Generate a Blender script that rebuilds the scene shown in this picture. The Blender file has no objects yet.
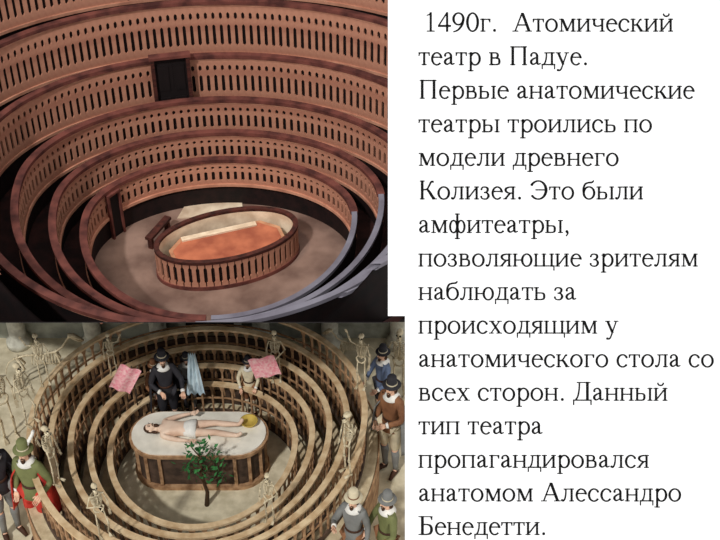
import bpy, bmesh, math, random
from mathutils import Vector, Matrix
random.seed(4)
scn=bpy.context.scene
COL=scn.collection
scn.view_settings.view_transform='Standard'
scn.view_settings.look='None'
# ------------------------------------------------------------------ camera
F=1260.0; PITCH=math.radians(40)
C=Vector((0,0,15.1))
FW=Vector((0,math.cos(PITCH),-math.sin(PITCH)))
UP=Vector((0,math.sin(PITCH),math.cos(PITCH)))
RT=Vector((1,0,0))
cd=bpy.data.cameras.new('camera'); cam=bpy.data.objects.new('camera',cd); COL.objects.link(cam)
cam.location=C; cam.rotation_euler=(math.pi/2-PITCH,0,0)
cd.sensor_width=36; cd.lens=36*F/720; cd.clip_end=200
scn.camera=cam
def ray(u,v,d): return C+d*(FW+RT*((u-360)/F)-UP*((v-270)/F))
def ground(u,v,z):
    d=FW+RT*((u-360)/F)-UP*((v-270)/F)
    return C+d*((z-C.z)/d.z)
def proj(P):
    d=Vector(P)-C; dep=d.dot(FW)
    return 360+F*d.dot(RT)/dep, 270-F*d.dot(UP)/dep
NPL=(UP+FW*(52/F)).normalized()
# ------------------------------------------------------------------ materials
def mat(name,col,col2=None,scale=6,rough=.7,stretch=(1,1,1),bump=0.0,metal=0):
    m=bpy.data.materials.new(name); m.use_nodes=True
    nt=m.node_tree; b=nt.nodes['Principled BSDF']
    b.inputs['Roughness'].default_value=rough; b.inputs['Metallic'].default_value=metal
    b.inputs['Specular IOR Level'].default_value=.25
    if col2 is None: col2=tuple(c*.75 for c in col)
    tc=nt.nodes.new('ShaderNodeTexCoord'); mp=nt.nodes.new('ShaderNodeMapping'); mp.inputs['Scale'].default_value=stretch
    nz=nt.nodes.new('ShaderNodeTexNoise'); nz.inputs['Scale'].default_value=scale; nz.inputs['Detail'].default_value=5
    rp=nt.nodes.new('ShaderNodeValToRGB')
    rp.color_ramp.elements[0].position=.35; rp.color_ramp.elements[1].position=.65
    rp.color_ramp.elements[0].color=(*col2,1); rp.color_ramp.elements[1].color=(*col,1)
    nt.links.new(tc.outputs['Object'],mp.inputs[0]); nt.links.new(mp.outputs[0],nz.inputs['Vector'])
    nt.links.new(nz.outputs['Fac'],rp.inputs[0]); nt.links.new(rp.outputs[0],b.inputs['Base Color'])
    if bump:
        bp=nt.nodes.new('ShaderNodeBump'); bp.inputs['Strength'].default_value=bump; bp.inputs['Distance'].default_value=.02
        nt.links.new(nz.outputs['Fac'],bp.inputs['Height']); nt.links.new(bp.outputs[0],b.inputs['Normal'])
    return m
def rgb(r,g,b):
    f=lambda c:((c/255+.055)/1.055)**2.4 if c>10 else c/255/12.92
    return (f(r),f(g),f(b))
M={}
def cm(key,r,g,b,**k):
    if key not in M: M[key]=mat(key,rgb(r,g,b),**k)
    return M[key]
cm('tan_wood',208,150,122,col2=rgb(168,112,90),scale=3,bump=.2)
cm('dark_wood',84,42,34,col2=rgb(46,24,20),scale=8,stretch=(1,1,4),bump=.3)
cm('rail_wood',124,70,60,col2=rgb(74,40,36),scale=4,bump=.3)
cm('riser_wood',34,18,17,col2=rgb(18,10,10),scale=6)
cm('slot_shade',26,13,12,col2=rgb(16,9,9),scale=6)  # shade of the gaps between balusters, put into the colour
cm('walk_wood',60,30,26,col2=rgb(30,15,14),scale=4)
cm('pit_floor',150,122,108,col2=rgb(104,80,70),scale=1.6)
cm('pale_stone',224,208,182,col2=rgb(184,160,136),scale=3)
cm('red_brown_cloth',190,112,80,col2=rgb(150,80,58),scale=3)
cm('cream_edge',198,146,110,col2=rgb(160,108,80),scale=5)
cm('pale_board',236,216,188,col2=rgb(204,180,152),scale=5)
cm('black_wood',26,18,18,scale=6)
cm('grey_wood',138,134,144,col2=rgb(112,106,116),scale=2)
cm('board_white',252,252,252,col2=rgb(250,250,250),rough=.9)
cm('ink',6,6,6,rough=.9)
cm('print_floor',220,208,178,col2=rgb(188,176,146),scale=5)
cm('print_wall',160,162,148,col2=rgb(124,126,116),scale=4)
cm('print_column',204,202,186,col2=rgb(160,156,142),scale=7)
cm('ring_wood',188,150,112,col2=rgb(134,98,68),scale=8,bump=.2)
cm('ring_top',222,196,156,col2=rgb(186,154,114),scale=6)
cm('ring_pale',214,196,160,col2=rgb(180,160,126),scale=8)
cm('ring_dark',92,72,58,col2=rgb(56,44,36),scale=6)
cm('bone',220,206,174,col2=rgb(176,160,128),scale=10)
cm('socket',24,18,16)
cm('skin',236,194,164,col2=rgb(218,168,138),scale=4)
cm('dead_skin',232,204,180,col2=rgb(212,176,150),scale=4)
cm('sheet',240,234,218,col2=rgb(216,210,194),scale=4)
cm('pale_blue_cloth',206,222,226,col2=rgb(170,188,196),scale=8)
cm('black_cloth',48,46,50,scale=6)
cm('grey_cloth',128,128,124,scale=6)
cm('olive_cloth',120,124,78,scale=6)
cm('red_cloth',204,62,48,col2=rgb(160,42,36),scale=6)
cm('brown_cloth',142,98,66,col2=rgb(108,70,46),scale=6)
cm('blue_cloth',100,114,140,scale=6)
cm('white_cloth',240,236,226,scale=6)
cm('cream_cloth',220,206,174,scale=6)
cm('hair_brown',70,44,26,scale=20)
cm('leaf',66,134,70,col2=rgb(38,92,50),scale=9)
cm('bark',78,56,36,scale=9)
cm('pink',228,136,148,col2=rgb(240,196,192),scale=22)
cm('brass',206,176,84,rough=.4)
cm('leather',70,44,30,scale=6)
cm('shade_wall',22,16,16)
# ------------------------------------------------------------------ mesh helpers
def obj(name,verts,faces,m,parent=None,loc=(0,0,0),smooth=False,mtx=None):
    me=bpy.data.meshes.new(name); me.from_pydata([tuple(v) for v in verts],[],faces); me.update()
    if smooth: 
        for p in me.polygons: p.use_smooth=True
    if m: me.materials.append(M[m])
    o=bpy.data.objects.new(name,me); COL.objects.link(o)
    if parent: o.parent=parent
    o.location=loc
    if mtx is not None: o.matrix_local=mtx
    return o
def empty(name,loc,rotz=0,scale=1):
    o=bpy.data.objects.new(name,None); COL.objects.link(o); o.location=loc; o.rotation_euler=(0,0,rotz); o.scale=(scale,)*3
    o.empty_display_size=.2
    return o
def tag(o,label,cat,group=None,kind=None):
    o['label']=label; o['category']=cat
    if group:o['group']=group
    if kind:o['kind']=kind
class G:
    def __init__(s): s.v=[]; s.f=[]
    def add(s,vs,fs):
        n=len(s.v); s.v+= [Vector(v) for v in vs]; s.f+=[tuple(i+n for i in f) for f in fs]
    def box(s,c,h,rz=0):
        vs=[]
        R=Matrix.Rotation(rz,3,'Z')
        for z in(-1,1):
            for x,y in((-1,-1),(1,-1),(1,1),(-1,1)):
                vs.append(Vector(c)+R@Vector((x*h[0],y*h[1],z*h[2])))
        s.add(vs,[(3,2,1,0),(4,5,6,7),(0,1,5,4),(1,2,6,5),(2,3,7,6),(3,0,4,7)])
    def tube(s,pts,rad,n=6):
        pts=[Vector(p) for p in pts]
        if not hasattr(rad,'__len__'): rad=[rad]*len(pts)
        vs=[];fs=[]; prev=None
        for i,p in enumerate(pts):
            t=(pts[min(i+1,len(pts)-1)]-pts[max(i-1,0)]).normalized()
            if prev is None:
                a=Vector((0,0,1)) if abs(t.z)<.8 else Vector((1,0,0)); x=t.cross(a).normalized()
            else: x=(prev-t*prev.dot(t)).normalized()
            prev=x; y=t.cross(x)
            for k in range(n):
                th=2*math.pi*k/n; vs.append(p+(x*math.cos(th)+y*math.sin(th))*rad[i])
        for i in range(len(pts)-1):
            for k in range(n):
                fs.append((i*n+k,i*n+(k+1)%n,(i+1)*n+(k+1)%n,(i+1)*n+k))
        fs.append(tuple(range(n-1,-1,-1))); fs.append(tuple((len(pts)-1)*n+k for k in range(n)))
        s.add(vs,fs)
    def ball(s,c,r,nu=12,nv=8,fn=None):
        if not hasattr(r,'__len__'): r=(r,r,r)
        vs=[];fs=[]
        for j in range(nv+1):
            ph=math.pi*j/nv
            for i in range(nu):
                th=2*math.pi*i/nu
                d=Vector((math.sin(ph)*math.cos(th),math.sin(ph)*math.sin(th),math.cos(ph)))
                p=Vector((d.x*r[0],d.y*r[1],d.z*r[2]))
                if fn: p=fn(d,p)
                vs.append(Vector(c)+p)
        for j in range(nv):
            for i in range(nu):
                fs.append((j*nu+i,(j+1)*nu+i,(j+1)*nu+(i+1)%nu,j*nu+(i+1)%nu))
        s.add(vs,fs)
    def lathe(s,c,prof,n=20,sx=1,sy=1):
        vs=[];fs=[]
        for r,z in prof:
            for k in range(n):
                th=2*math.pi*k/n; vs.append(Vector(c)+Vector((r*sx*math.cos(th),r*sy*math.sin(th),z)))
        for i in range(len(prof)-1):
            for k in range(n): fs.append((i*n+k,i*n+(k+1)%n,(i+1)*n+(k+1)%n,(i+1)*n+k))
        s.add(vs,fs)
    def obj(s,name,m,parent=None,loc=(0,0,0),smooth=True,mtx=None):
        return obj(name,s.v,s.f,m,parent,loc,smooth,mtx)
def clip(o,sign,off=Vector((0,0,0))):
    bm=bmesh.new(); bm.from_mesh(o.data)
    planes=[(C-off,NPL*sign),(C+FW*15.5-off,-FW)]
    if sign<0: planes.append((ray(425,270,15)-off,(RT-FW*(65/F)).normalized()))
    for co,no in planes:
        bmesh.ops.bisect_plane(bm,geom=bm.verts[:]+bm.edges[:]+bm.faces[:],plane_co=co,plane_no=no,clear_outer=True)
    bm.to_mesh(o.data); bm.free()
def egg(a,b,bf,t):
    s=math.sin(t); return Vector((a*math.cos(t),(b if s>=0 else bf)*s,0))
def band(a,b,bf,wi,wo,z0,z1,t0,t1,n=128,flare=0):
    vs=[];fs=[]
    for i in range(n+1):
        t=t0+(t1-t0)*i/n
        p=egg(a,b,bf,t); p2=egg(a,b,bf,t+.002); p1=egg(a,b,bf,t-.002); tg=(p2-p1).normalized(); nn=Vector((tg.y,-tg.x,0))
        vs+=[p+nn*(-wi)+Vector((0,0,z0)),p+nn*wo+Vector((0,0,z0)),p+nn*(wo)+Vector((0,0,z1)),p+nn*(-wi)+Vector((0,0,z1))]
    for i in range(n):
        for k in range(4): fs.append((i*4+k,i*4+(k+1)%4,i*4+4+(k+1)%4,i*4+4+k))
    fs+=[(3,2,1,0),tuple(n*4+k for k in range(4))]
    return vs,fs
# ================================================================== THEATRE A (wooden oval anatomy theatre)
CA=ray(222,238,20); 
targets=[(136,158,.56),(166,131,.60),(202,98,.70),(244,54,.88),(292,0,1.02),(342,-62,1.05)]
ringsA=[]
for hw,vt,bh in targets:
    a=hw/63;h=1.
    for it in range(30):
        b=a*.75
        u,v=proj(CA+Vector((-a,0,h))); a*=hw/(222-u) if 222-u>1 else 1
        u,v=proj(CA+Vector((0,b,h))); h+=(v-vt)/44
    ringsA.append((a,b,a*.75*1.5,h,bh)); print('ringA',a,b,h)
def baluster_mesh(key,H,w,th,m,prof):
    vs=[];fs=[]
    n=len(prof)
    for y in(-th/2,th/2):
        for t,hwid in prof: vs.append((-hwid*w,y,t*H))
        for t,hwid in prof: vs.append((hwid*w,y,t*H))
    q=2*n
    for i in range(n-1):
        fs.append((i,i+n,i+n+1,i+1)); fs.append((q+i+1,q+i+n+1,q+i+n,q+i))
        fs.append((i+1,q+i+1,q+i,i)); fs.append((i+n,q+i+n,q+i+n+1,i+n+1))
    fs.append((0,q,q+n,n)); fs.append((n-1,2*n-1,q+2*n-1,q+n-1))
    me=bpy.data.meshes.new(key); me.from_pydata(vs,[],fs); me.materials.append(M[m]); return me
PROF=[(0,.51),(.15,.51),(.19,.27),(.58,.29),(.62,.51),(.71,.51),(.75,.29),(.84,.29),(.88,.51),(1,.51)]
D2=math.radians
def place_posts(me,name,parent,a,b,bf,t0,t1,step,z,base,sign,umax=400,cap=100):
    t=t0; out=[]
    while t<t1:
        p=egg(a,b,bf,t); p2=egg(a,b,bf,t+.002); tg=(p2-p)
        w=base+p+Vector((0,0,z))
        u,v=proj(w+Vector((0,0,.2)))
        u2,v2=proj(w+Vector((0,0,.75)))
        ok = (w-C).dot(FW)>15.8 and -12<u<umax and -10<v and v2<560 and ((w+Vector((0,0,0))-C).dot(NPL)>0 if sign>0 else (w+Vector((0,0,.8))-C).dot(NPL)<0)
        if ok: out.append((p+Vector((0,0,z)),math.atan2(tg.y,tg.x)))
        t+=step/(tg.length/.002)
    if len(out)>cap:
        out.sort(key=lambda q:((q[0]+base)-C).dot(FW))
    for p,r in out[:cap]:
        o=bpy.data.objects.new(name,me); COL.objects.link(o); o.parent=parent; o.location=p; o.rotation_euler=(0,0,r)
    if len(out)>cap:
        vs=[];fs=[]
        src=[v.co.copy() for v in me.vertices]; sf=[tuple(p.vertices) for p in me.polygons]
        for p,r in out[cap:]:
            n=len(vs); R=Matrix.Rotation(r,3,'Z'); vs+=[R@v+p for v in src]; fs+=[tuple(i+n for i in f) for f in sf]
        o=obj(name,vs,fs,None,parent); o.data.materials.append(me.materials[0]); o['kind']='stuff'
    return len(out)
T0,T1=D2(-90),D2(270)
TR0,TR1=D2(-88),D2(4)   # near-right arc: smooth grey rails on plain dark panels
for i,(a,b,bf,h,bh) in enumerate(ringsA):
    tier=empty('spectator_tier',CA)
    tag(tier,['innermost oval tier with tan balusters around the pit','second oval wooden tier with carved tan balusters','third oval wooden tier beneath the dark doorway','fourth oval wooden tier with reddish handrail','high oval wooden tier with tall tan balusters','uppermost oval wooden tier with tan balusters'][i],'balustrade',group='oval wooden spectator tiers')
    zb=h-bh
    parts=[('handrail',band(a,b,bf,.05,.065,h-.06,h,TR1,T1),'rail_wood'),
           ('handrail',band(a,b,bf,.035,.05,h-.06,h,TR0,TR1),'grey_wood'),
           ('lower_rail',band(a,b,bf,.04,-.018,h-.32,h-.27,TR0,TR1),'grey_wood'),
           ('rail_moulding',band(a,b,bf,.025,.035,h-.10,h-.06,TR1,T1),'tan_wood'),
           ('slot_shade_panel',band(a,b,bf,-.022,.034,zb+.02,h-.06,T0,T1),'slot_shade'),  # added dark sheet behind the balusters, standing in for shade in the slots
           ('base_rail',band(a,b,bf,.04,.05,zb,zb+.05,TR1,T1),'tan_wood')]
    if i<5:
        an,bn,bfn,hn,bhn=ringsA[i+1]
        vs=[];fs=[];n=128
        for k in range(n+1):
            t=T0+(T1-T0)*k/n
            p=egg(a,b,bf,t);q=egg(an,bn,bfn,t)
            vs+=[p+Vector((0,0,zb-.0)),q+Vector((0,0,zb)),q+Vector((0,0,zb-.06)),p+Vector((0,0,zb-.06))]
        for k in range(n):
            for j in range(4): fs.append((k*4+j,k*4+(j+1)%4,k*4+4+(j+1)%4,k*4+4+j))
        parts.append(('walkway',(vs,fs),'walk_wood'))
    zlow= (ringsA[i-1][3]-ringsA[i-1][4]) if i>0 else -.5
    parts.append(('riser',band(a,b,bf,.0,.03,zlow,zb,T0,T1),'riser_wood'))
    for nm,(vs,fs),mm in parts:
        o=obj(nm,vs,fs,mm,tier); clip(o,-1,CA)
        if len(o.data.vertices)==0: bpy.data.objects.remove(o)
        elif mm=='grey_wood': o['label']='grey-blue smooth curved rail'
    me=baluster_mesh('baluster',bh-.155,.124,.03,'tan_wood',PROF)
    k=place_posts(me,'baluster',tier,a,b,bf,TR1,T1,.124,zb+.05,CA,1)
a,b,bf,h,bh=ringsA[-1]
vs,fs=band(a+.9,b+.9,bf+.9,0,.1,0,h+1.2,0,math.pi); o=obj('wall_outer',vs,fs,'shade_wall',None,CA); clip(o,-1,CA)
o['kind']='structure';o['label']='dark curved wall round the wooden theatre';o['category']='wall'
vs=[];n=64
a0,b0,bf0,_,_=ringsA[0]
vs=[egg(a0+.05,b0+.05,bf0+.05,2*math.pi*k/n)+Vector((0,0,-.5)) for k in range(n)]
vs+=[v-Vector((0,0,.1)) for v in vs]
o=obj('floor',vs,[tuple(range(n)),tuple(range(2*n-1,n-1,-1))]+[(k,k+n,(k+1)%n+n,(k+1)%n) for k in range(n)],'pit_floor',None,CA); clip(o,-1,CA)
o['kind']='structure'; o['label']='grey-brown pit floor of the wooden theatre'; o['category']='floor'
PF=CA.z-.5
# doorway in the tiers
a2,b2,bf2,h2,bh2=ringsA[3]; zd=ringsA[2][3]-ringsA[2][4]; best=None
for q in range(90,150):
    P=CA+egg(a2-.12,b2-.12,bf2,D2(q))+Vector((0,0,h2)); u,v=proj(P)
    if best is None or abs(u-168)<best[0]: best=(abs(u-168),q)
P=egg(a2-.14,b2-.14,bf2,D2(best[1])); P2=egg(a2-.14,b2-.14,bf2,D2(best[1])+.01)-P
pd=CA+P+Vector((0,0,zd)); rz=math.atan2(P2.y,P2.x)+math.pi
HD=h2-zd+.08
d=empty('doorway',pd,rz); tag(d,'dark tall doorway with wooden jambs cutting through the tiers','doorway')
for sx in(-1,1): g=G(); g.box((sx*.29,0,HD/2),(.03,.06,HD/2)); g.obj('jamb','dark_wood',d,smooth=False)
g=G(); g.box((0,0,HD+.02),(.34,.07,.025)); g.obj('lintel','rail_wood',d,smooth=False)
g=G(); g.box((0,.03,HD/2),(.26,.02,HD/2)); 
for sx in(-1,1): 
    for z in(.28,.72): g.box((sx*.13,.005,z*HD),(.09,.012,.17*HD))
g.obj('door_leaf','black_wood',d,smooth=False)
# narrow dark opening in the pit wall
P=egg(a0-.06,b0-.06,bf0,D2(152)); P2=egg(a0,b0,bf0,D2(152)+.01)-egg(a0,b0,bf0,D2(152))
d=empty('narrow_doorway',CA+P+Vector((0,0,-.5)),math.atan2(P2.y,P2.x)+math.pi); tag(d,'narrow dark opening framed in the inner pit wall','doorway')
for sx in(-1,1): g=G(); g.box((sx*.12,0,.42),(.018,.03,.42)); g.obj('jamb','rail_wood',d,smooth=False)
g=G(); g.box((0,0,.86),(.14,.04,.02)); g.obj('lintel','rail_wood',d,smooth=False)
g=G(); g.box((0,.015,.42),(.10,.012,.42)); g.obj('door_leaf','black_wood',d,smooth=False)
# oval enclosure with dissecting table
RE=D2(20)
ce=ground(229,261,PF)
e=empty('table_enclosure',ce,RE); tag(e,'boat-shaped oval wooden parapet with balusters around the dissecting table','enclosure')
ea,eb=1.12,.60; HE=.56
for nm,(vs,fs),mm in [('top_rim',band(ea,eb,eb,.03,.05,HE-.05,HE,0,2*math.pi),'dark_wood'),('base_rail',band(ea,eb,eb,.05,.06,0,.07,0,2*math.pi),'rail_wood'),
                      ('inner_lining',band(ea,eb,eb,.03,-.02,.07,HE-.05,0,2*math.pi),'pale_board'),('outer_lining',band(ea,eb,eb,.018,.012,.07,HE-.05,0,2*math.pi),'slot_shade')]:  # outer lining carries the same painted slot shade
    obj(nm,vs,fs,mm,e)
me=baluster_mesh('baluster',HE-.12,.10,.03,'tan_wood',[(0,.5),(.14,.5),(.2,.32),(.8,.32),(.86,.5),(1,.5)])
t=0
while t<2*math.pi:
    p=egg(ea+.03,eb+.03,eb+.03,t);p2=egg(ea+.03,eb+.03,eb+.03,t+.002);tg=p2-p
    o=bpy.data.objects.new('baluster',me);COL.objects.link(o);o.parent=e;o.location=p+Vector((0,0,.07));o.rotation_euler=(0,0,math.atan2(tg.y,tg.x))
    t+=.115/(tg.length/.002)
tb=empty('dissecting_table',ce,RE); tag(tb,'red-brown dissecting table with pale board inside the parapet','table')
def oct_(L,W,c): return [(-L+c,-W),(L-c,-W),(L,-W+c),(L,W-c),(L-c,W),(-L+c,W),(-L,W-c),(-L,-W+c)]
def prism(pts,z0,z1):
    n=len(pts); g=G(); g.add([(x,y,z1) for x,y in pts]+[(x,y,z0) for x,y in pts],[tuple(range(n)),tuple(range(2*n-1,n-1,-1))]+[(k,k+n,(k+1)%n+n,(k+1)%n) for k in range(n)]); return g
prism(oct_(.92,.42,.26),.30,.35).obj('tabletop','cream_edge',tb,smooth=False)
prism(oct_(.86,.36,.24),.35,.36).obj('table_inlay','red_brown_cloth',tb,smooth=False)
g=G(); g.box((-.05,.33,.375),(.62,.05,.015)); g.obj('edge_board','pale_board',tb,smooth=False)
for sx in(-1,1):
    for sy in(-1,1):
        g=G(); g.lathe((sx*.6,sy*.28,0),[(.0,0),(.05,0),(.05,.06),(.03,.10),(.045,.18),(.03,.24),(.05,.27),(.05,.30),(0,.30)],10); g.obj('leg','dark_wood',tb)
def beam(name,label,u0,v0,u1,v1,hgt,w,m,cat,th=.05):
    A=ground(u0,v0,PF+hgt);B=ground(u1,v1,PF+hgt); mid=(A+B)/2; L=(B-A).length; r=math.atan2(B.y-A.y,B.x-A.x)
    o=empty(name,Vector((mid.x,mid.y,PF)),r); tag(o,label,cat)
    g=G(); g.box((0,0,hgt-th/2),(L/2,w/2,th/2)); g.obj('seat',m,o,smooth=False)
    for s in(-1,1):
        g=G(); g.box((s*(L/2-.06),0,(hgt-th)/2),(.03,w/2-.02,(hgt-th)/2)); g.obj('leg','dark_wood',o,smooth=False)
    return o
beam('bench','low dark wooden bench beside the table enclosure',148,238,168,216,.25,.12,'dark_wood','bench')
ps=ground(212,206,PF); g=G(); g.add([(-.55,-.36,.02),(.55,-.26,.02),(.5,.14,.02),(-.42,.14,.02),(-.55,-.36,0),(.55,-.26,0),(.5,.14,0),(-.42,.14,0)],[(0,1,2,3),(4,5,1,0),(5,6,2,1),(6,7,3,2),(7,4,0,3)])
o=g.obj('entrance_slab','pale_stone',None,ps,smooth=False); tag(o,'pale grey stone slab at the pit entrance','slab')
# ================================================================== THEATRE B (ring galleries with people)
CB=ground(207,475,0)
def flat(name,pts,z,m,th=.05):
    n=len(pts); vs=[(x,y,z) for x,y in pts]+[(x,y,z-th) for x,y in pts]
    return obj(name,vs,[tuple(range(n)),tuple(range(2*n-1,n-1,-1))]+[(k,k+n,(k+1)%n+n,(k+1)%n) for k in range(n)],m)
YW=ground(200,338,0).y
fl=flat('floor.001',[(-8,CB.y-4.2),(3,CB.y-4.2),(3,YW+.2),(-8,YW+.2)],0,'print_floor'); fl.name='floor.001'
fl['kind']='structure';fl['label']='tan boarded floor of the ring theatre';fl['category']='floor'
g=G(); g.box((-2.5,YW+.1,2.2),(5.5,.1,2.2)); o=g.obj('wall_back','print_wall',smooth=False); clip(o,1)
o['kind']='structure';o['label']='grey-green rear wall of the ring theatre';o['category']='wall'
for k,u in enumerate((20,95,160,262,330,398)):
    p=ground(u,344,0); g=G(); g.lathe((0,0,0),[(0,0),(.22,0),(.22,.12),(.15,.2),(.13,2.2),(0,2.2)],16)
    o=g.obj('column','print_column',None,p); clip(o,1,p); tag(o,'grey stone column standing along the rear wall','column',group='stone columns')
p=ground(212,341,0); g=G(); vs=[]
o=empty('arched_doorway',p); tag(o,'dark arched doorway in the rear wall','doorway')
g.box((0,0,.6),(.42,.03,.6)); q=g.obj('opening','socket',o,smooth=False); clip(q,1,p)
for sx in(-1,1):
    g=G(); g.box((sx*.48,-.03,.6),(.06,.05,.6)); q=g.obj('door_jamb','print_column',o,smooth=False); clip(q,1,p)
ringsB=[]
for i in range(5):
    a=1.40+.265*i; ringsB.append((a,a*.90,a*1.15,.76+.18*i,.70))
LB=['innermost brown wooden rail ring around the table','second wooden rail ring with slim posts','third wooden rail ring with slim posts','fourth wooden rail ring carrying skeletons','outermost wooden rail ring carrying skeletons']
TB0,TB1=D2(-90),D2(270)
for i,(a,b,bf,h,bh) in enumerate(ringsB):
    t_=empty('gallery_ring',CB); tag(t_,LB[i],'railing',group='concentric gallery rings')
    zb=h-bh
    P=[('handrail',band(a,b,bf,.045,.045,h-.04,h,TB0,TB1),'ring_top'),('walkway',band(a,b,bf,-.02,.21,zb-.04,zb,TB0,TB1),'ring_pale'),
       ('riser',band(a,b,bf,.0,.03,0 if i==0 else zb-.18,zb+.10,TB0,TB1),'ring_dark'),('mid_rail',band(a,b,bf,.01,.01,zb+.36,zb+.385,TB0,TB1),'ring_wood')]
    if i==4: P.append(('outer_skirt',band(a+.2,b+.2,bf+.2,0,.03,0,zb,TB0,TB1),'ring_wood'))
    for nm,(vs,fs),mm in P: obj(nm,vs,fs,mm,t_)
    me=baluster_mesh('post',bh-.04,.030,.030,'ring_wood',[(0,.7),(.1,.7),(.15,.4),(.5,.55),(.80,.45),(.93,1.3),(1,1.9)])
    place_posts(me,'post',t_,a,b,bf,TB0,TB1,.165,zb,CB,-1,420)
def stadium(L,R,n=12):
    pts=[]
    for k in range(n+1):
        t=-math.pi/2+math.pi*k/n; pts.append((L+R*math.cos(t),R*math.sin(t)))
    for k in range(n+1):
        t=math.pi/2+math.pi*k/n; pts.append((-L+R*math.cos(t),R*math.sin(t)))
    return pts
TC=CB+Vector((-.08,.17,0))
tb=empty('dissecting_table',TC); tag(tb,'round-ended wooden dissecting table covered with pale sheet','table')
prism(stadium(.57,.42),.06,.70).obj('table_base','ring_dark',tb,smooth=False)
prism(stadium(.57,.48),0,.08).obj('plinth','ring_wood',tb,smooth=False)
prism(stadium(.60,.47),.70,.76).obj('tabletop','ring_wood',tb,smooth=False)
prism(stadium(.59,.44),.76,.785).obj('sheet','sheet',tb,smooth=False)
pp=stadium(.57,.43,6)
for k in range(len(pp)):
    g=G(); x,y=pp[k]; g.box((x,y,.39),(.025,.025,.31)); g.obj('pilaster','ring_wood',tb,smooth=False)
# ------------------------------------------------------------------ figures
def skin_obj(name,verts,edges,radii,m,parent,sub=2):
    me=bpy.data.meshes.new(name); me.from_pydata([tuple(v) for v in verts],edges,[]); 
    o=bpy.data.objects.new(name,me); COL.objects.link(o)
    md=o.modifiers.new('Skin','SKIN'); md.use_smooth_shade=True
    sv=me.skin_vertices[0].data
    for i,r in enumerate(radii):
        if hasattr(r,'__len__'): sv[i].radius=r
        else: sv[i].radius=(r,r)
        sv[i].use_root=(i==0)
    s=o.modifiers.new('Sub','SUBSURF'); s.levels=sub; s.render_levels=sub
    dg=bpy.context.evaluated_depsgraph_get(); nm=bpy.data.meshes.new_from_object(o.evaluated_get(dg))
    bpy.data.objects.remove(o); nm.name=name
    for p in nm.polygons: p.use_smooth=True
    nm.materials.clear(); nm.materials.append(M[m])
    return nm
def join_g(me,g):
    bm=bmesh.new(); bm.from_mesh(me)
    vs=[bm.verts.new(v) for v in g.v]
    for f in g.f:
        try: fc=bm.faces.new([vs[i] for i in f]); fc.smooth=True
        except Exception: pass
    bm.to_mesh(me); bm.free()
def hand(g,w,dr,side_x,curl=.35):
    dr=dr.normalized(); lat=dr.cross(Vector((0,-1,0)))
    if lat.length<.3: lat=dr.cross(Vector((0,0,1)))
    lat.normalize(); nrm=lat.cross(dr).normalized()
    for s in(-.5,0,.5): g.tube([w+lat*.03*s,w+dr*.05+lat*.055*s,w+dr*.09+lat*.06*s],[.019,.02,.017],6)
    for k,L in enumerate((.062,.075,.07,.055)):
        b=w+dr*.085+lat*(.033-.022*k)
        g.tube([b,b+dr*L*.45+nrm*curl*.01,b+dr*L*.8+nrm*curl*.045,b+dr*L*.9+nrm*curl*.09],[.0095,.009,.008,.006],5)
    b=w+dr*.03+lat*.03
    g.tube([b,b+dr*.03+lat*.03,b+dr*.06+lat*.038+nrm*.01],[.012,.011,.008],5)
def V(*a): return Vector(a)
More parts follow.
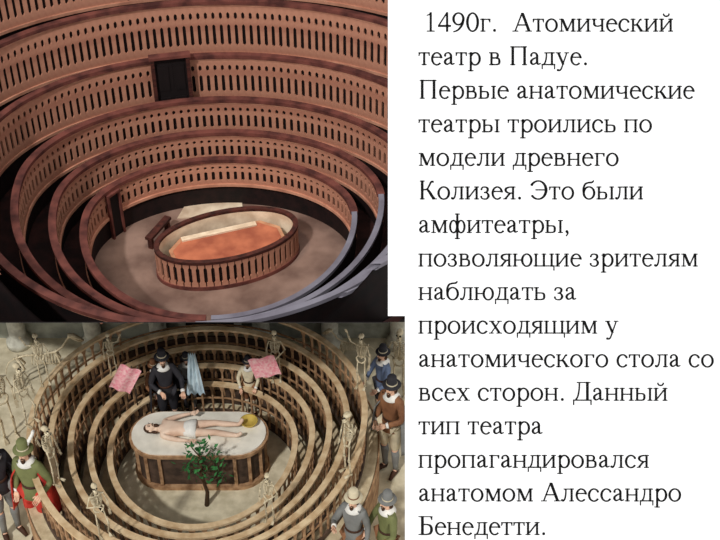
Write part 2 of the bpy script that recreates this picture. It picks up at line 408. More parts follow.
def body(pose,m='skin',fem=False):
    J=dict(pel=V(0,0,.95),wai=V(0,0,1.09),che=V(0,0,1.28),nb=V(0,0,1.44),nk=V(0,0,1.51),
      shR=V(-.175,0,1.40),elR=V(-.24,.02,1.13),wrR=V(-.25,-.06,.89),shL=V(.175,0,1.40),elL=V(.24,.02,1.13),wrL=V(.25,-.06,.89),
      hiR=V(-.095,0,.90),knR=V(-.11,-.03,.49),anR=V(-.11,.01,.08),toR=V(-.14,-.15,.035),
      hiL=V(.095,0,.90),knL=V(.11,-.03,.49),anL=V(.11,.01,.08),toL=V(.14,-.15,.035))
    for k,v in pose.items():
        if k in J: J[k]=V(*v)
    J['hd']=J['nk']+V(0,-.015,.105)
    order=['pel','wai','che','nb','nk','shR','elR','wrR','shL','elL','wrL','hiR','knR','anR','toR','hiL','knL','anL','toL']
    R=dict(pel=.13,wai=.115,che=.14,nb=.075,nk=.055,shR=.06,elR=.042,wrR=.028,shL=.06,elL=.042,wrL=.028,hiR=.088,knR=.056,anR=.038,toR=.034,hiL=.088,knL=.056,anL=.038,toL=.034)
    E=[('pel','wai'),('wai','che'),('che','nb'),('nb','nk'),('che','shR'),('shR','elR'),('elR','wrR'),('che','shL'),('shL','elL'),('elL','wrL'),('pel','hiR'),('hiR','knR'),('knR','anR'),('anR','toR'),('pel','hiL'),('hiL','knL'),('knL','anL'),('anL','toL')]
    verts=[J[k] for k in order]; rad=[R[k] for k in order]; idx={k:i for i,k in enumerate(order)}
    ed=[]
    for a_,b_ in E:
        if (a_,b_) in (('knR','anR'),('knL','anL')):
            verts.append(J[a_]*.68+J[b_]*.32+V(0,.015,0)); rad.append(.058); n=len(verts)-1; ed+=[(idx[a_],n),(n,idx[b_])]
        else: ed.append((idx[a_],idx[b_]))
    me=skin_obj('body',verts,ed,rad,m,None,2)
    g=G(); h=J['hd']; hn=pose.get('turn',0); RZ=Matrix.Rotation(hn,3,'Z')
    def hf(d,p):
        p=p.copy()
        if d.z<0: p.x*=1-.32*(-d.z); p.y*=1-.12*(-d.z)
        if d.y<0 and d.z<-.1: p.y-=.012
        return RZ@p
    g.ball(h,(.070,.088,.108),16,12,hf)
    g.tube([h+RZ@V(0,-.085,.012),h+RZ@V(0,-.110,-.022),h+RZ@V(0,-.088,-.032)],[.008,.014,.010],6)
    for s in(-1,1): g.ball(h+RZ@V(s*.071,.005,-.005),(.012,.02,.03),8,6)
    g.tube([h+RZ@V(-.026,-.086,-.06),h+RZ@V(0,-.093,-.058),h+RZ@V(.026,-.086,-.06)],[.005,.008,.005],5)
    g.tube([J['nk']-V(0,0,.04),h-V(0,0,.05)],[.056,.05],10)
    hand(g,J['wrR'],J['wrR']-J['elR'],-1); hand(g,J['wrL'],J['wrL']-J['elL'],1)
    join_g(me,g)
    return me,J,RZ
def addmesh(name,me,parent,label=None):
    o=bpy.data.objects.new(name,me); COL.objects.link(o); o.parent=parent
    if label:o['label']=label
    return o
def face_parts(J,RZ,root,hair,beard=False,hairlong=True):
    h=J['hd']
    for s in(-1,1):
        g=G(); g.ball(h+RZ@V(s*.029,-.079,.006),(.015,.009,.010),8,6); g.obj('eye','socket',root)
        g=G(); g.tube([h+RZ@V(s*.014,-.09,.026),h+RZ@V(s*.032,-.088,.034),h+RZ@V(s*.05,-.076,.026)],[.004,.006,.004],5); g.obj('eyebrow',hair,root)
    g=G()
    def hf(d,p):
        if d.y<-.25 and d.z<.62: p=p*.84
        if d.z<-.35: p=p*.8
        return RZ@p
    g.ball(h+V(0,.012,.012),(.080,.096,.111),16,12,hf)
    if hairlong: g.ball(h+RZ@V(0,.05,-.07),(.08,.05,.075),12,8)
    g.obj('hair',hair,root)
    if beard:
        g=G(); g.ball(h+RZ@V(0,-.066,-.10),(.034,.03,.055),10,8); g.tube([h+RZ@V(-.035,-.088,-.046),h+RZ@V(0,-.101,-.04),h+RZ@V(.035,-.088,-.046)],[.005,.011,.005],6); g.obj('beard',hair,root)
def person(label,loc,rot,pose,coat,breech,stock,hat=None,cloak=None,collar='white_cloth',hair='hair_brown',beard=True,scale=1,plume=None,boots='leather'):
    root=empty('person',loc,rot,scale); root.scale=(scale*.88,scale*.88,scale*1.06); tag(root,label,'person')
    me,J,RZ=body(pose); addmesh('body',me,root)
    face_parts(J,RZ,root,hair,beard)
    ks=['pel','wai','che','nb','shR','elR','wrR','shL','elL','wrL']
    vs=[J[k] for k in ks]; vs[6]=J['elR']*.12+J['wrR']*.88; vs[9]=J['elL']*.12+J['wrL']*.88
    me=skin_obj('doublet',vs,[(0,1),(1,2),(2,3),(2,4),(4,5),(5,6),(2,7),(7,8),(8,9)],[.145,.125,.152,.085,.076,.055,.038,.076,.055,.038],coat,None,2)
    g=G(); p=J['pel']; g.lathe(p,[(.13,.14),(.155,.06),(.19,-.08),(.175,-.085),(.135,.05)],18,1,.85); join_g(me,g)
    addmesh('doublet',me,root)
    g=G(); g.lathe(J['wai']-V(0,0,.03),[(.135,0),(.147,0),(.147,.035),(.135,.035)],18,1,.95); g.obj('belt','leather',root)
    for s in('R','L'):
        g=G(); w=J['wr'+s]; dd=(w-J['el'+s]).normalized(); g.tube([w-dd*.05,w-dd*.01],[.048,.038],10); g.obj('cuff','white_cloth',root)
    vs=[J['pel'],J['hiR'],J['hiR']*.45+J['knR']*.55,J['knR']*1.0,J['hiL'],J['hiL']*.45+J['knL']*.55,J['knL']]
    me=skin_obj('breeches',vs,[(0,1),(1,2),(2,3),(0,4),(4,5),(5,6)],[.14,.11,.108,.064,.11,.108,.064],breech,None,2); addmesh('breeches',me,root)
    for s in('R','L'):
        g=G(); kn,an=J['kn'+s],J['an'+s]; g.tube([kn,kn*.7+an*.3+V(0,.012,0),kn*.3+an*.7,an],[.066,.068,.05,.045],12); g.obj('stocking',stock,root)
        g=G(); to=J['to'+s]; dd=(to-an); 
        g.tube([an+V(0,.045,-.03),an+V(0,.01,-.035),an*.4+to*.6+V(0,0,.004),to+dd.normalized()*.04],[.03,.047,.043,.028],10); g.obj('shoe',boots,root)
    if collar:
        g=G(); g.lathe(J['nk']+V(0,0,-.045),[(.055,.03),(.09,.02),(.14,-.03),(.135,-.042),(.09,.0),(.055,.01)],22); g.obj('collar',collar,root)
    if hat:
        g=G(); hb=J['hd']+V(0,.01,.055); g.lathe(hb,[(.0,.14),(.06,.14),(.074,.12),(.084,.02),(.09,.005),(.142,.0),(.148,-.008),(.138,-.014),(.084,-.012)],22); g.obj('hat',hat,root)
        g=G(); g.lathe(hb,[(.089,.012),(.091,.012),(.088,.032),(.086,.032)],22); g.obj('hat_band','cream_cloth' if hat!='cream_cloth' else 'brown_cloth',root)
        if plume:
            g=G(); 
            for k in range(9):
                t=k/8; c=hb+V(.06+.08*math.sin(t*2.6),.04+.12*t,.06+.14*math.sin(t*2.3)); g.ball(c,(.03-.012*t,.035,.03-.01*t),8,6)
            g.obj('plume',plume,root)
    if cloak:
        vs=[];fs=[];n=16;rows=10
        sh=J['nb']
        for r in range(rows+1):
            t=r/rows; z=sh.z-.02-t*.85; R_=.10+.14*min(1,t*3)+.08*t
            for k in range(n+1):
                th=D2(-25)+D2(230)*k/n; rr=R_*(1+.06*math.sin(k*2.1)*t)
                vs.append((sh.x+rr*math.cos(th)*1.08,sh.y+rr*math.sin(th)*.85,z))
        for r in range(rows):
            for k in range(n): fs.append((r*(n+1)+k,r*(n+1)+k+1,(r+1)*(n+1)+k+1,(r+1)*(n+1)+k))
        o=obj('cloak',vs,fs,cloak,root,smooth=True); o.modifiers.new('s','SOLIDIFY').thickness=.015
    return root
def skeleton(label,loc,rot,pose={},scale=1):
    top=1.98 if pose.get('up') else 1.82
    loc=Vector(loc)
    while proj(loc+V(0,0,top*scale))[1]<327 and scale>.3: scale-=.02
    if scale<.42: print('skip skeleton',loc); return None
    root=empty('skeleton',loc,rot,scale); root.scale=(scale*.9,scale*.9,scale); tag(root,label,'skeleton',group='standing human skeletons')
    J=dict(pel=V(0,0,.95),nb=V(0,.02,1.45),shR=V(-.17,0,1.40),elR=V(-.24,0,1.12),wrR=V(-.24,-.05,.87),shL=V(.17,0,1.40),elL=V(.24,0,1.12),wrL=V(.24,-.05,.87),
      hiR=V(-.1,0,.88),knR=V(-.11,-.02,.48),anR=V(-.11,.01,.08),hiL=V(.1,0,.88),knL=V(.11,-.02,.48),anL=V(.11,.01,.08))
    for k,v in pose.items():
        if k in J: J[k]=V(*v)
    h=J['nb']+V(0,-.02,.2)
    g=G()
    def sf(d,p):
        p=p.copy()
        if d.z<-.2: p.x*=.72
        return p
    g.ball(h+V(0,.01,.03),(.075,.095,.085),14,10,sf); g.tube([h+V(-.045,-.0,-.07),h+V(-.03,-.06,-.11),h+V(0,-.085,-.115),h+V(.03,-.06,-.11),h+V(.045,0,-.07)],.016,6)
    g.ball(h+V(0,-.06,-.06),(.04,.035,.035),8,6); g.obj('skull','bone',root)
    for s in(-1,1): g=G(); g.ball(h+V(s*.034,-.075,.012),(.023,.022,.022),8,6); g.obj('eye_socket','socket',root)
    g=G(); g.tube([h+V(0,-.092,-.012),h+V(0,-.095,-.035)],[.006,.013],6); g.obj('nose_hole','socket',root)
    g=G(); p=J['pel']; sp=[p+V(0,.04,0),p+V(0,.02,.15),p+V(0,.05,.3),J['nb']+V(0,.03,-.05),J['nb'],h+V(0,.02,-.04)]
    g.tube(sp,.02,6)
    for k in range(14):
        t=k/13*(len(sp)-1); i=min(int(t),len(sp)-2); q=sp[i].lerp(sp[i+1],t-i); g.ball(q,(.033,.028,.014),8,4)
    g.obj('spine','bone',root)
    g=G()
    for k in range(8):
        z=J['nb'].z-.05-.045*k; w=.09+.055*math.sin(math.pi*(k+1.5)/9)
        for s in(-1,1):
            pts=[]
            for q in range(7):
                th=math.pi/2-(math.pi*.92)*q/6
                pts.append(V(J['nb'].x+s*w*math.cos(th),J['nb'].y+.02+(.085)*math.sin(th)*(1),z-.05*q/6))
            g.tube(pts,.0095,5)
    g.tube([J['nb']+V(0,-.075,-.09),J['nb']+V(0,-.085,-.32)],[.018,.014],6)
    for s,a_ in((-1,'shR'),(1,'shL')): g.tube([J['nb']+V(0,-.06,-.06),J[a_]],.012,6); g.tube([J[a_],J[a_]+V(-s*.06,.06,-.04),J[a_]+V(-s*.07,.08,-.15)],[.012,.035,.01],6)
    g.obj('rib_cage','bone',root)
    g=G(); 
    for s in(-1,1):
        g.tube([p+V(0,.045,.03),p+V(s*.09,.03,.07),p+V(s*.13,-.02,.03),p+V(s*.1,-.02,-.06),p+V(s*.03,-.05,-.09),p+V(0,-.06,-.07)],[.03,.028,.02,.03,.02,.014],6)
    g.obj('pelvis','bone',root)
    for s in('R','L'):
        g=G(); a_,b_,c_=J['sh'+s],J['el'+s],J['wr'+s]; lt=(c_-b_).normalized().cross(V(0,1,0)); 
        g.tube([a_,a_.lerp(b_,.12),a_.lerp(b_,.88),b_],[.028,.015,.014,.026],6)
        for o_ in(-.011,.011): g.tube([b_+lt*o_,b_.lerp(c_,.5)+lt*o_*1.6,c_+lt*o_],[.012,.009,.010],5)
        dr=(c_-b_).normalized()
        for k in range(4): 
            q=c_+dr*.02+lt*(.024-.016*k); g.tube([q,q+dr*.06,q+dr*.10+V(0,-.01,0),q+dr*.14+V(0,-.03,0)],[.008,.006,.006,.004],5)
        g.tube([c_,c_+dr*.04+lt*.03,c_+dr*.08+lt*.045],.006,5)
        g.obj('arm_bones','bone',root)
        g=G(); a_,b_,c_=J['hi'+s],J['kn'+s],J['an'+s]
        g.tube([a_,a_.lerp(b_,.1),a_.lerp(b_,.9),b_],[.033,.018,.017,.036],7)
        g.tube([b_-V(0,0,.02),b_.lerp(c_,.15),b_.lerp(c_,.9),c_],[.034,.018,.013,.024],6); g.tube([b_+V(.03,.01,-.04),c_+V(.025,.01,0)],.008,5)
        g.ball(c_+V(0,.03,-.045),(.024,.035,.03),8,6)
        for k in range(5): g.tube([c_+V(0,-.01,-.03),c_+V((k-2)*.014,-.09,-.058),c_+V((k-2)*.018,-.155,-.066)],[.014,.009,.006],5)
        g.obj('leg_bones','bone',root)
    return root
def animal_skeleton(label,loc,rot,scale=1):
    root=empty('animal_skeleton',loc,rot,scale); tag(root,label,'animal skeleton')
    g=G(); sp=[V(-.52,0,.78),V(-.3,0,.84),V(0,0,.80),V(.28,0,.84),V(.42,0,.95),V(.52,0,1.10),V(.60,0,1.20)]
    g.tube(sp,[.016,.022,.022,.024,.022,.02,.018],6)
    for k in range(22):
        t=k/21*6; i=min(int(t),5); g.ball(sp[i].lerp(sp[i+1],t-i),(.018,.026,.034),6,4)
    g.tube([sp[0],V(-.64,0,.70),V(-.72,0,.52),V(-.74,0,.40)],[.016,.012,.009,.005],5)
    g.obj('spine','bone',root)
    g=G()
    for k in range(9):
        x=.26-.055*k; dd=.30-.012*k
        for s in(-1,1): g.tube([V(x,0,.83),V(x,s*.10,.78),V(x-.01,s*.12,.83-dd*.6),V(x-.02,s*.05,.83-dd)],.009,5)
    g.tube([V(.26,0,.53),V(-.12,0,.60)],.014,5); g.obj('rib_cage','bone',root)
    g=G(); g.tube([V(.56,0,1.22),V(.66,0,1.20),V(.76,0,1.12),V(.84,0,1.05)],[.045,.055,.035,.022],8); g.tube([V(.62,0,1.15),V(.72,0,1.06),V(.81,0,1.02)],[.02,.018,.012],6); g.obj('skull','bone',root)
    for s in(-1,1):
        g=G(); g.tube([V(.28,s*.05,.84),V(.33,s*.08,.62),V(.26,s*.08,.45),V(.28,s*.08,.24),V(.27,s*.08,.07),V(.31,s*.08,.01)],[.03,.022,.022,.018,.014,.02],6); g.obj('front_leg','bone',root)
        g=G(); g.tube([V(-.46,s*.05,.80),V(-.36,s*.09,.56),V(-.54,s*.09,.34),V(-.50,s*.09,.08),V(-.46,s*.09,.01)],[.032,.026,.02,.014,.02],6); g.obj('hind_leg','bone',root)
    return root
def on_ring(i,deg):
    a,b,bf,h,_=ringsB[i]; return CB+egg(a,b,bf,D2(deg))+V(0,0,h)
# body on the table
pose=dict(wrR=(-.30,-.02,.92),wrL=(.34,-.02,.95),elL=(.32,.02,1.15),anR=(-.13,.03,.1),toR=(-.17,-.08,.02),toL=(.17,-.08,.02))
cad=empty('person',TC+V(-.80,-.02,.785+.11)); tag(cad,'pale unclothed body lying on its back on the sheet','person')
me,J,RZ=body(pose,'dead_skin')
L=Matrix(((0,0,-1,0),(1,0,0,0),(0,-1,0,0),(0,0,0,1)))
sub=bpy.data.objects.new('body',me); COL.objects.link(sub); sub.parent=cad
LL=Matrix.Translation(V(1.70,0,0))@L
me.transform(LL)
before=set(bpy.data.objects)
face_parts(J,RZ,cad,'hair_brown',True)
g=G(); p=J['pel']; g.lathe(p+V(0,0,-.12),[(.14,.2),(.175,.1),(.19,0),(.15,-.02)],16,1,.8); g.obj('loincloth','white_cloth',cad)
for o in set(bpy.data.objects)-before:
    o.data.transform(LL)
cad.scale=(.88,)*3; 
p=TC+V(.76,.17,.785); g=G(); g.lathe((0,0,0),[(0,0),(.06,0),(.1,.03),(.14,.09),(.125,.09),(.08,.03),(0,.02)],20); o=g.obj('bowl','brass',None,p); tag(o,'shallow brass bowl on the sheet near the feet','bowl')
def pers(u,v,z,*a,**k):
    return person(a[0],ground(u,v,z),*a[1:],**k)
down=dict(elR=(-.28,-.08,1.15),wrR=(-.16,-.30,1.02),elL=(.27,-.05,1.14),wrL=(.24,-.28,1.05))
pers(172,430,0,'bearded man in black gown and hat leaning over the table',D2(15),dict(elR=(-.28,-.05,1.15),wrR=(-.12,-.27,1.1),elL=(.30,-.12,1.2),wrL=(.28,-.38,1.12)),'black_cloth','black_cloth','black_cloth',hat='black_cloth',cloak='black_cloth',scale=.94)
def walk(i,deg):
    a,b,bf,h,bh=ringsB[i]; return CB+egg(a+.12,b+.12,bf+.12,D2(deg))+V(0,0,h-bh)
person('man in grey doublet with dark hat watching from the gallery',walk(0,104),D2(10),down,'grey_cloth','black_cloth','grey_cloth',hat='black_cloth',scale=.68)
person('man in brown doublet standing in the gallery',walk(0,124),D2(30),down,'brown_cloth','brown_cloth','cream_cloth',hat='brown_cloth',scale=.70)
person('man in cream doublet leaning on the second rail',walk(0,66),D2(-10),down,'cream_cloth','brown_cloth','cream_cloth',hat='black_cloth',scale=.68)
pers(13,533,0,'man in black cloak and hat with white collar and grey stockings',D2(35),dict(elR=(-.30,-.02,1.16),wrR=(-.16,-.18,1.02),turn=.3),'black_cloth','grey_cloth','grey_cloth',hat='black_cloth',cloak='black_cloth',scale=1.12)
pers(46,538,0,'man in red cloak with plumed hat and red stockings',D2(-15),dict(elL=(.32,0,1.16),wrL=(.22,-.18,1.04),anL=(.17,-.08,.08),toL=(.23,-.22,.035),knL=(.14,-.08,.49)),'olive_cloth','red_cloth','red_cloth',hat='olive_cloth',cloak='red_cloth',plume='white_cloth',scale=1.12)
pers(390,470,0,'man in brown doublet and wide hat turned towards the rings',D2(-40),dict(elL=(.3,-.1,1.2),wrL=(.12,-.3,1.15)),'brown_cloth','cream_cloth','grey_cloth',hat='black_cloth',cloak='grey_cloth',scale=1.08)
pers(382,422,0,'man in dark blue doublet beside the outer rail',D2(-60),down,'blue_cloth','black_cloth','cream_cloth',hat='black_cloth',scale=.9)
pers(354,576,0,'man in grey doublet and pale cap by the outer ring',D2(-25),dict(elR=(-.3,-.1,1.15),wrR=(-.2,-.3,1.25)),'grey_cloth','brown_cloth','grey_cloth',hat='cream_cloth')
pers(386,578,0,'man in dark green coat and grey hat',D2(-60),down,'olive_cloth','brown_cloth','grey_cloth',hat='grey_cloth')
pers(292,630,0,'man in blue-grey coat with wide hat by the outer ring',D2(20),down,'blue_cloth','black_cloth','grey_cloth',hat='brown_cloth')
# skeletons
wave=dict(elR=(-.30,0,1.45),wrR=(-.38,-.02,1.70),up=1)
wave2=dict(elL=(.32,0,1.42),wrL=(.42,-.02,1.66),up=1)
fold=dict(elR=(-.28,-.03,1.13),wrR=(-.1,-.18,1.2),knL=(.14,-.12,.50),anL=(.13,-.02,.10))
hang=dict(elL=(.30,-.06,1.16),wrL=(.14,-.26,1.12))
spec=[(4,166,.7,wave,20),(2,140,.6,wave2,0),(1,50,.6,hang,0),(3,38,.62,wave2,-10),(4,12,.7,wave,-20),(4,186,.7,fold,60),(3,210,.66,wave,70),(4,334,.7,wave2,-60),(3,240,.6,fold,30),(2,306,.56,hang,-20)]
for k,(i,deg,s,ps_,r) in enumerate(spec):
    skeleton('bone-coloured skeleton '+('raising one arm on a wooden rail' if ps_.get('up') else ('with one arm across its ribs on a rail' if ps_ is fold else 'reaching one arm forward on a rail')),on_ring(i,deg),D2(r),ps_,s)
skeleton('tall bone-coloured skeleton standing on the floor beside the rings',ground(11,438,0),D2(30),wave,.95)
skeleton('bone-coloured skeleton with folded arm standing beside the rear column',ground(398,396,0),D2(-20),fold,.85)
animal_skeleton('bone-coloured four-legged animal skeleton standing near the columns',ground(48,384,0),D2(10),.85)
animal_skeleton('small bone-coloured animal skeleton standing near the rear wall',ground(352,364,0),D2(170),.6)
# banners
def banner(label,base,w,h,rot,tilt,poleh):
    o=empty('banner',base,rot); tag(o,label,'banner',group='pink banners')
    g=G(); g.tube([(0,0,0),(.0,0,poleh)],.012,6); g.obj('pole','ring_dark',o)
    vs=[];fs=[];n=8
    R=Matrix.Rotation(tilt,3,'Y')
    for j in range(n+1):
        for i in range(n+1):
            x=w*(i/n-.5); z=-h*j/n; q=R@V(x,0,z); vs.append((q.x,.02*math.sin(i*1.2)-.03,poleh+q.z))
    for j in range(n):
        for i in range(n): q=j*(n+1)+i; fs.append((q,q+1,q+n+2,q+n+1))
    obj('cloth',vs,fs,'pink',o,smooth=True)
def bann(label,i,deg,*a): banner(label,on_ring(i,deg),*a)
bann('pink patterned rectangular banner tilted on a pole at the gallery rail',0,142,.34,.55,0,.45,.85)
bann('pink patterned square banner held above the rings',0,52,.42,.42,0,-.25,.85)
# hanging cloth
p=ground(200,428,0); vs=[];fs=[]
for j in range(13):
    z=1.66-.88*j/12
    for i in range(13): x=(i/12-.5)*(.10+.2*j/12); vs.append((x,.035*math.sin(i*1.7+j*.2),z))
for j in range(12):
    for i in range(12): q=j*13+i; fs.append((q,q+1,q+14,q+13))
o=obj('hanging_cloth',vs,fs,'pale_blue_cloth',None,p,True); tag(o,'pale blue-white cloth hanging down over the table','cloth')
# tree
pt=ground(207,505,0.0); o=empty('fruit_tree',pt); o.scale=(1.5,)*3; tag(o,'small sparse leafy green tree growing at the inner ring','tree')
g=G(); g.tube([(0,0,0),(.02,0,.2),(-.02,0,.45),(0,0,.78)],[.026,.02,.017,.008],8)
br=[]
for k in range(10):
    an=k*2.4; z=.32+.045*k; L_=.17-.008*k; e_=V(L_*math.cos(an),L_*.5*math.sin(an),z+.13); br.append(e_); g.tube([(0,0,z),(L_*.5*math.cos(an),L_*.3*math.sin(an),z+.05),e_],[.010,.008,.004],5)
g.obj('trunk','bark',o)
g=G(); br.append(V(0,0,.84))
for e_ in br:
    for k in range(17):
        c=e_+V(random.gauss(0,.045),random.gauss(0,.04),random.gauss(0,.05)); d1=V(random.uniform(-1,1),random.uniform(-1,1),random.uniform(-.6,.8)).normalized(); d2=d1.cross(V(random.random(),random.random(),random.random())).normalized()
        g.add([c,c+d1*.03+d2*.016,c+d1*.065,c+d1*.03-d2*.016],[(0,1,2,3)])
g.obj('foliage','leaf',o)
# ================================================================== partition + panel with text
PD=15.0
A=ray(-60,322,PD+.05);B=ray(388,322,PD+.05);Cc=ray(388,322,27);Dd=ray(-60,322,27)
vs=[A,B,Cc,Dd]; vs=vs+[v-NPL*.01 for v in vs]
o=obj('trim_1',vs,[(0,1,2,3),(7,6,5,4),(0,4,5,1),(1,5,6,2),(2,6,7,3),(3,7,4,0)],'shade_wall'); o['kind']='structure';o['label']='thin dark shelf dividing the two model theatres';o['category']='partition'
px=PD/F
MT=Matrix((( RT.x,UP.x,-FW.x,0),(RT.y,UP.y,-FW.y,0),(RT.z,UP.z,-FW.z,0),(0,0,0,1))); MT.translation=C+FW*PD
panel=bpy.data.objects.new('information_board',None); COL.objects.link(panel); panel.matrix_world=MT
tag(panel,'slanted white board with sixteen lines of black Cyrillic text','board')
pts=[((u-360)*px,-(v-270)*px) for u,v in[(388,-60),(388,316),(405,316),(405,600),(790,600),(790,-60)]]
n=len(pts)
bo=obj('backing',[(x,y,0) for x,y in pts]+[(x,y,-.03) for x,y in pts],[tuple(range(n)),tuple(range(2*n-1,n-1,-1))]+[(k,k+n,(k+1)%n+n,(k+1)%n) for k in range(n)],'board_white',panel)
# ---- glyphs
BOLD=22
S=68;T=40;X=450;CH=662
class Gl:
    def __init__(s): s.v=[];s.f=[]
    def poly(s,p): n=len(s.v); s.v+=p; s.f.append(tuple(range(n,n+len(p))))
    def r(s,x0,y0,x1,y1): 
        B=BOLD/2
        Bx=B if x1-x0>y1-y0 or x1-x0<60 else B-6
        s.poly([(x0-Bx,y0-B),(x1+Bx,y0-B),(x1+Bx,y1+B),(x0-Bx,y1+B)])
    def arc(s,cx,cy,rx,ry,tx,ty,a0=0,a1=360,n=28):
        tx+=BOLD-24; ty+=BOLD; rx+=BOLD/3; ry+=BOLD/3
        b=len(s.v)
        for k in range(n+1):
            t=D2(a0+(a1-a0)*k/n); c,q=math.cos(t),math.sin(t)
            s.v+=[(cx+rx*c,cy+ry*q),(cx+(rx-tx)*c,cy+(ry-ty)*q)]
        for k in range(n): s.f.append((b+2*k,b+2*k+2,b+2*k+3,b+2*k+1))
    def st(s,P,n=6):
        P=[(p[0],p[1],p[2]*.76+BOLD) for p in P]
        Q=[]
        for i in range(len(P)-1):
            p0=P[max(i-1,0)];p1=P[i];p2=P[i+1];p3=P[min(i+2,len(P)-1)]
            for k in range(n):
                t=k/n
                Q.append([.5*((2*p1[j])+(-p0[j]+p2[j])*t+(2*p0[j]-5*p1[j]+4*p2[j]-p3[j])*t*t+(-p0[j]+3*p1[j]-3*p2[j]+p3[j])*t**3) for j in range(3)])
        Q.append(list(P[-1])); b=len(s.v)
        for i,q in enumerate(Q):
            a_=Q[max(i-1,0)];c_=Q[min(i+1,len(Q)-1)]; dx,dy=c_[0]-a_[0],c_[1]-a_[1]; L=math.hypot(dx,dy) or 1
            nx,ny=-dy/L*q[2]/2,dx/L*q[2]/2; s.v+=[(q[0]+nx,q[1]+ny),(q[0]-nx,q[1]-ny)]
        for i in range(len(Q)-1): s.f.append((b+2*i,b+2*i+2,b+2*i+3,b+2*i+1))
    def ln(s,x0,y0,x1,y1,w):
        w=w*.78+BOLD; s.poly([(x0-w/2,y0),(x0+w/2,y0),(x1+w/2,y1),(x1-w/2,y1)])
    def dot(s,x,y,r): s.poly([(x+r*math.cos(k*math.pi/6),y+r*math.sin(k*math.pi/6)) for k in range(12)])
    def sr(s,xc,y,w=160,up=True): s.r(xc-w/2,y+6 if up else y-20,xc+w/2,y+20 if up else y-6)
    def stem(s,x,h=X,w=S,lo=0): x+=6; s.r(x,lo,x+w,h); s.sr(x+w/2,lo); s.sr(x+w/2,h,up=False)
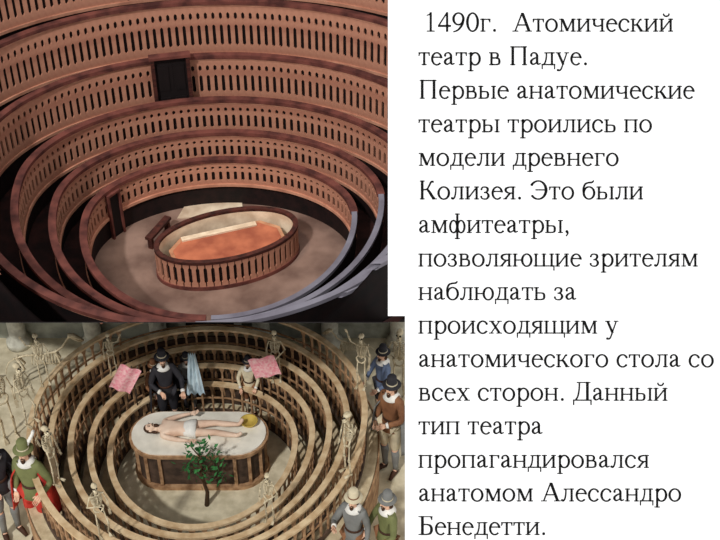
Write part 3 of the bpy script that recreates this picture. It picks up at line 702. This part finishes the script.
def glyph(c):
    g=Gl(); W=500
    def bowl(x,yt,yb,xr,tk=80): 
        m_=(yt+yb)/2; g.st([(x,yt-16,34),((x+xr)/2+10,yt-18,36),(xr-tk/2-14,yt-52,66),(xr-tk/2,m_,tk),(xr-tk/2-14,yb+52,66),((x+xr)/2+10,yb+18,36),(x,yb+16,34)])
    if c=='а': W=444; g.st([(80,330,70),(95,395,50),(160,436,34),(240,425,50),(292,350,82),(295,250,84),(295,110,84),(310,50,70),(350,30,40),(425,62,26)]); g.st([(290,275,30),(190,235,44),(100,170,72),(80,95,86),(125,35,60),(190,35,36),(290,100,30)]); g.dot(85,338,42)
    elif c=='б': W=509; g.arc(255,225,222,237,88,32); g.st([(58,260,60),(62,400,66),(120,540,60),(230,590,50),(360,605,56),(430,670,30)])
    elif c=='в': W=472; g.stem(70); bowl(150,450,240,375,78); bowl(150,262,0,430)
    elif c=='г': W=410; g.r(86,0,154,450); g.sr(121,0); g.r(35,425,380,444); g.poly([(350,320),(385,320),(390,450),(300,450)])
    elif c=='д': W=509; g.r(20,4,490,28); g.r(22,-140,44,30); g.r(464,-140,486,30); g.r(346,0,414,450); g.r(120,425,470,444); g.st([(185,440,42),(178,260,44),(140,100,46),(85,20,40)])
    elif c=='е': W=444; g.arc(232,222,200,236,84,32,5,318); g.r(75,266,415,290)
    elif c=='з': W=395; g.st([(60,340,40),(90,415,42),(180,438,34),(275,400,72),(285,320,78),(230,255,40),(150,238,30)]); g.st([(150,240,30),(260,225,46),(315,125,88),(260,25,50),(160,8,34),(75,40,40),(45,110,40)]); g.dot(62,355,36);g.dot(55,90,38)
    elif c in'ий': 
        W=535; g.stem(62); g.stem(385); g.ln(140,60,395,390,56)
        if c=='й': g.st([(165,640,50),(190,570,40),(268,540,44),(345,570,40),(370,640,50)])
    elif c=='к': W=486; g.stem(62); g.st([(145,225,34),(230,250,40),(300,340,44),(350,420,50),(410,420,60)]); g.st([(220,255,60),(290,190,86),(360,80,90),(420,10,80)]); g.r(345,6,480,20)
    elif c=='л': W=499; g.r(351,0,419,450); g.sr(386,0); g.sr(386,450,up=False); g.r(110,425,400,444); g.st([(180,440,42),(175,260,44),(150,110,50),(100,25,54),(45,25,60)]); g.dot(45,38,42)
    elif c=='м': W=633; g.r(95,0,121,450); g.sr(108,0,140); g.r(488,0,556,450); g.sr(523,0); g.r(34,430,160,444); g.r(470,430,600,444); g.ln(135,450,320,10,100); g.ln(312,20,500,440,40)
    elif c=='н': W=535; g.stem(62); g.stem(385); g.r(140,216,390,238)
    elif c=='о': W=500; g.arc(250,222,222,238,88,32)
    elif c=='п': W=535; g.stem(62); g.stem(385); g.r(100,424,430,444)
    elif c=='р': W=500; g.r(86,-217,154,450); g.sr(121,-217,180); g.poly([(10,400),(80,420),(168,460),(168,420),(90,380)]); g.arc(275,222,200,238,88,34,-150,150)
    elif c=='с': W=444; g.arc(240,222,212,238,88,34,38,325); g.dot(380,345,42)
    elif c=='т': W=437; g.r(184,0,252,450); g.sr(218,0); g.r(24,425,413,444); g.poly([(16,320),(48,320),(90,450),(20,450)]); g.poly([(389,320),(421,320),(417,450),(350,450)])
    elif c=='у': W=500; g.ln(95,440,275,20,92); g.ln(260,20,405,440,36); g.st([(270,50,36),(225,-80,40),(170,-180,46),(90,-190,50)]); g.dot(85,-180,44); g.r(15,430,185,444); g.r(325,430,475,444)
    elif c=='ф': W=648; g.r(290,-217,358,683); g.sr(324,-217); g.sr(324,683,up=False); g.arc(190,222,155,238,80,34); g.arc(458,222,155,238,80,34)
    elif c=='х': W=500; g.ln(110,440,395,15,100); g.ln(95,15,390,440,38); g.r(25,430,205,444); g.r(315,430,470,444); g.r(25,6,175,20); g.r(295,6,480,20)
    elif c=='ч': W=502; g.r(68,250,136,450); g.sr(104,450,up=False); g.stem(352); g.st([(106,280,88),(130,215,60),(200,190,36),(280,195,34),(370,230,34)])
    elif c in'шщ':
        W=770; g.r(68,0,136,450);g.r(351,0,419,450);g.r(628,0,696,450); g.r(25,6,745,26)
        for x in(104,386,664): g.sr(x,450,150,up=False)
        if c=='щ': g.r(732,-140,754,30)
    elif c=='ы': W=671; g.stem(62); bowl(140,265,0,400); g.stem(520)
    elif c=='ь': W=456; g.stem(62); bowl(140,265,0,420)
    elif c=='э': W=429; g.arc(190,222,200,238,88,34,-145,142); g.r(120,219,330,242); g.dot(48,345,40)
    elif c=='ю': W=747; g.stem(62); g.r(140,216,340,238); g.arc(520,222,200,238,88,32)
    elif c=='я': W=460; g.stem(312); g.st([(320,434,34),(210,430,40),(110,390,72),(85,330,84),(120,265,66),(210,222,38),(320,220,34)]); g.ln(70,10,250,225,86); g.r(12,6,130,20)
    elif c=='А': W=722; g.ln(110,10,360,665,42); g.ln(610,10,365,665,110); g.r(190,220,500,244); g.r(20,6,215,20); g.r(485,6,700,20)
    elif c=='Б': W=574; g.r(110,0,200,662); g.r(25,642,505,656); g.r(25,6,200,20); g.poly([(480,520),(508,520),(515,662),(420,662)]); g.st([(200,368,36),(320,368,38),(440,320,80),(482,190,104),(440,60,80),(320,16,38),(200,16,36)])
    elif c=='Д': W=682; g.r(15,4,665,28); g.r(18,-150,42,30); g.r(638,-150,662,30); g.r(476,0,564,662); g.r(150,640,620,656); g.st([(235,650,46),(225,400,48),(180,160,50),(100,20,46)])
    elif c=='К': W=667; g.stem(100,CH,84); g.st([(195,340,36),(320,365,44),(400,490,52),(470,620,60),(560,620,70)]); g.st([(310,365,60),(400,270,96),(500,110,104),(590,10,90)]); g.r(505,6,665,20)
    elif c=='П': W=722; g.stem(100,CH,84); g.stem(522,CH,84); g.r(150,634,580,656)
    elif c=='Э': W=660; g.arc(290,330,325,345,105,34,-145,142); g.r(200,324,520,348); g.dot(60,520,50)
    elif c=='1': g.r(222,0,290,676); g.r(123,6,389,20); g.poly([(110,585),(110,555),(220,590),(303,676),(285,676)])
    elif c=='4': g.r(307,0,375,676); g.r(25,172,470,222); g.poly([(20,228),(80,228),(310,590),(310,676)])
    elif c=='9': g.arc(245,450,215,228,92,32); g.st([(415,430,90),(385,260,80),(280,100,60),(170,20,40),(60,-10,26)])
    elif c=='0': g.arc(250,332,226,345,96,32)
    elif c=='.': W=250; g.dot(125,40,54)
    elif c==',': W=250; g.dot(120,45,54); g.st([(150,40,50),(150,-30,44),(90,-120,24)])
    return g,W
LINES=[' 1490г.  Атомический','театр в Падуе.','Первые анатомические','театры троились по','модели древнего','Колизея. Это были','амфитеатры,','позволяющие зрителям','наблюдать за','происходящим у','анатомического стола со','всех сторон. Данный','тип театра','пропагандировался','анатомом Алессандро','Бенедетти.']
EM=28.0
for k,line in enumerate(LINES):
    base=31.5+33.55*k; x=418.0-(1.5 if k==0 else 0)
    i=0
    while i<len(line):
        if line[i]==' ': x+=.25*EM; i+=1; continue
        j=i
        while j<len(line) and line[j]!=' ': j+=1
        vs=[];fs=[];x0=x
        for c in line[i:j]:
            g_,W=glyph(c); n=len(vs)
            for gx,gy in g_.v: vs.append(((x+gx*EM/1000-x0)*px,(gy*EM/1000)*px,0))
            fs+=[tuple(q+n for q in f) for f in g_.f]
            x+=W*EM/1000
        o=obj('text_word',vs,fs,'ink',panel,((x0-360)*px,-(base-270)*px,.006))
        sm=o.modifiers.new('s','SOLIDIFY'); sm.thickness=.004; sm.offset=0
        i=j
# ================================================================== lights
w=bpy.data.worlds.new('World'); scn.world=w; w.use_nodes=True
w.node_tree.nodes['Background'].inputs[0].default_value=(1,1,1,1); w.node_tree.nodes['Background'].inputs[1].default_value=.72
sd=bpy.data.lights.new('sun','SUN'); sd.energy=2.0; sd.angle=D2(3); so=bpy.data.objects.new('sun',sd); COL.objects.link(so)
dirn=(FW+RT*.30-UP*.18).normalized(); so.rotation_euler=dirn.to_track_quat('-Z','Y').to_euler()
ld=bpy.data.lights.new('pit_fill','SPOT'); ld.energy=380; ld.color=(1,.88,.74); ld.spot_size=D2(44); ld.spot_blend=.7; ld.shadow_soft_size=.25  # added warm fill spot with no visible source, brightens the pit floor
lo=bpy.data.objects.new('pit_fill',ld); COL.objects.link(lo); lo.location=CA+V(-.3,-1.2,5.0)
lo.rotation_euler=((CA+V(-.1,.3,-.5))-lo.location).to_track_quat('-Z','Y').to_euler()
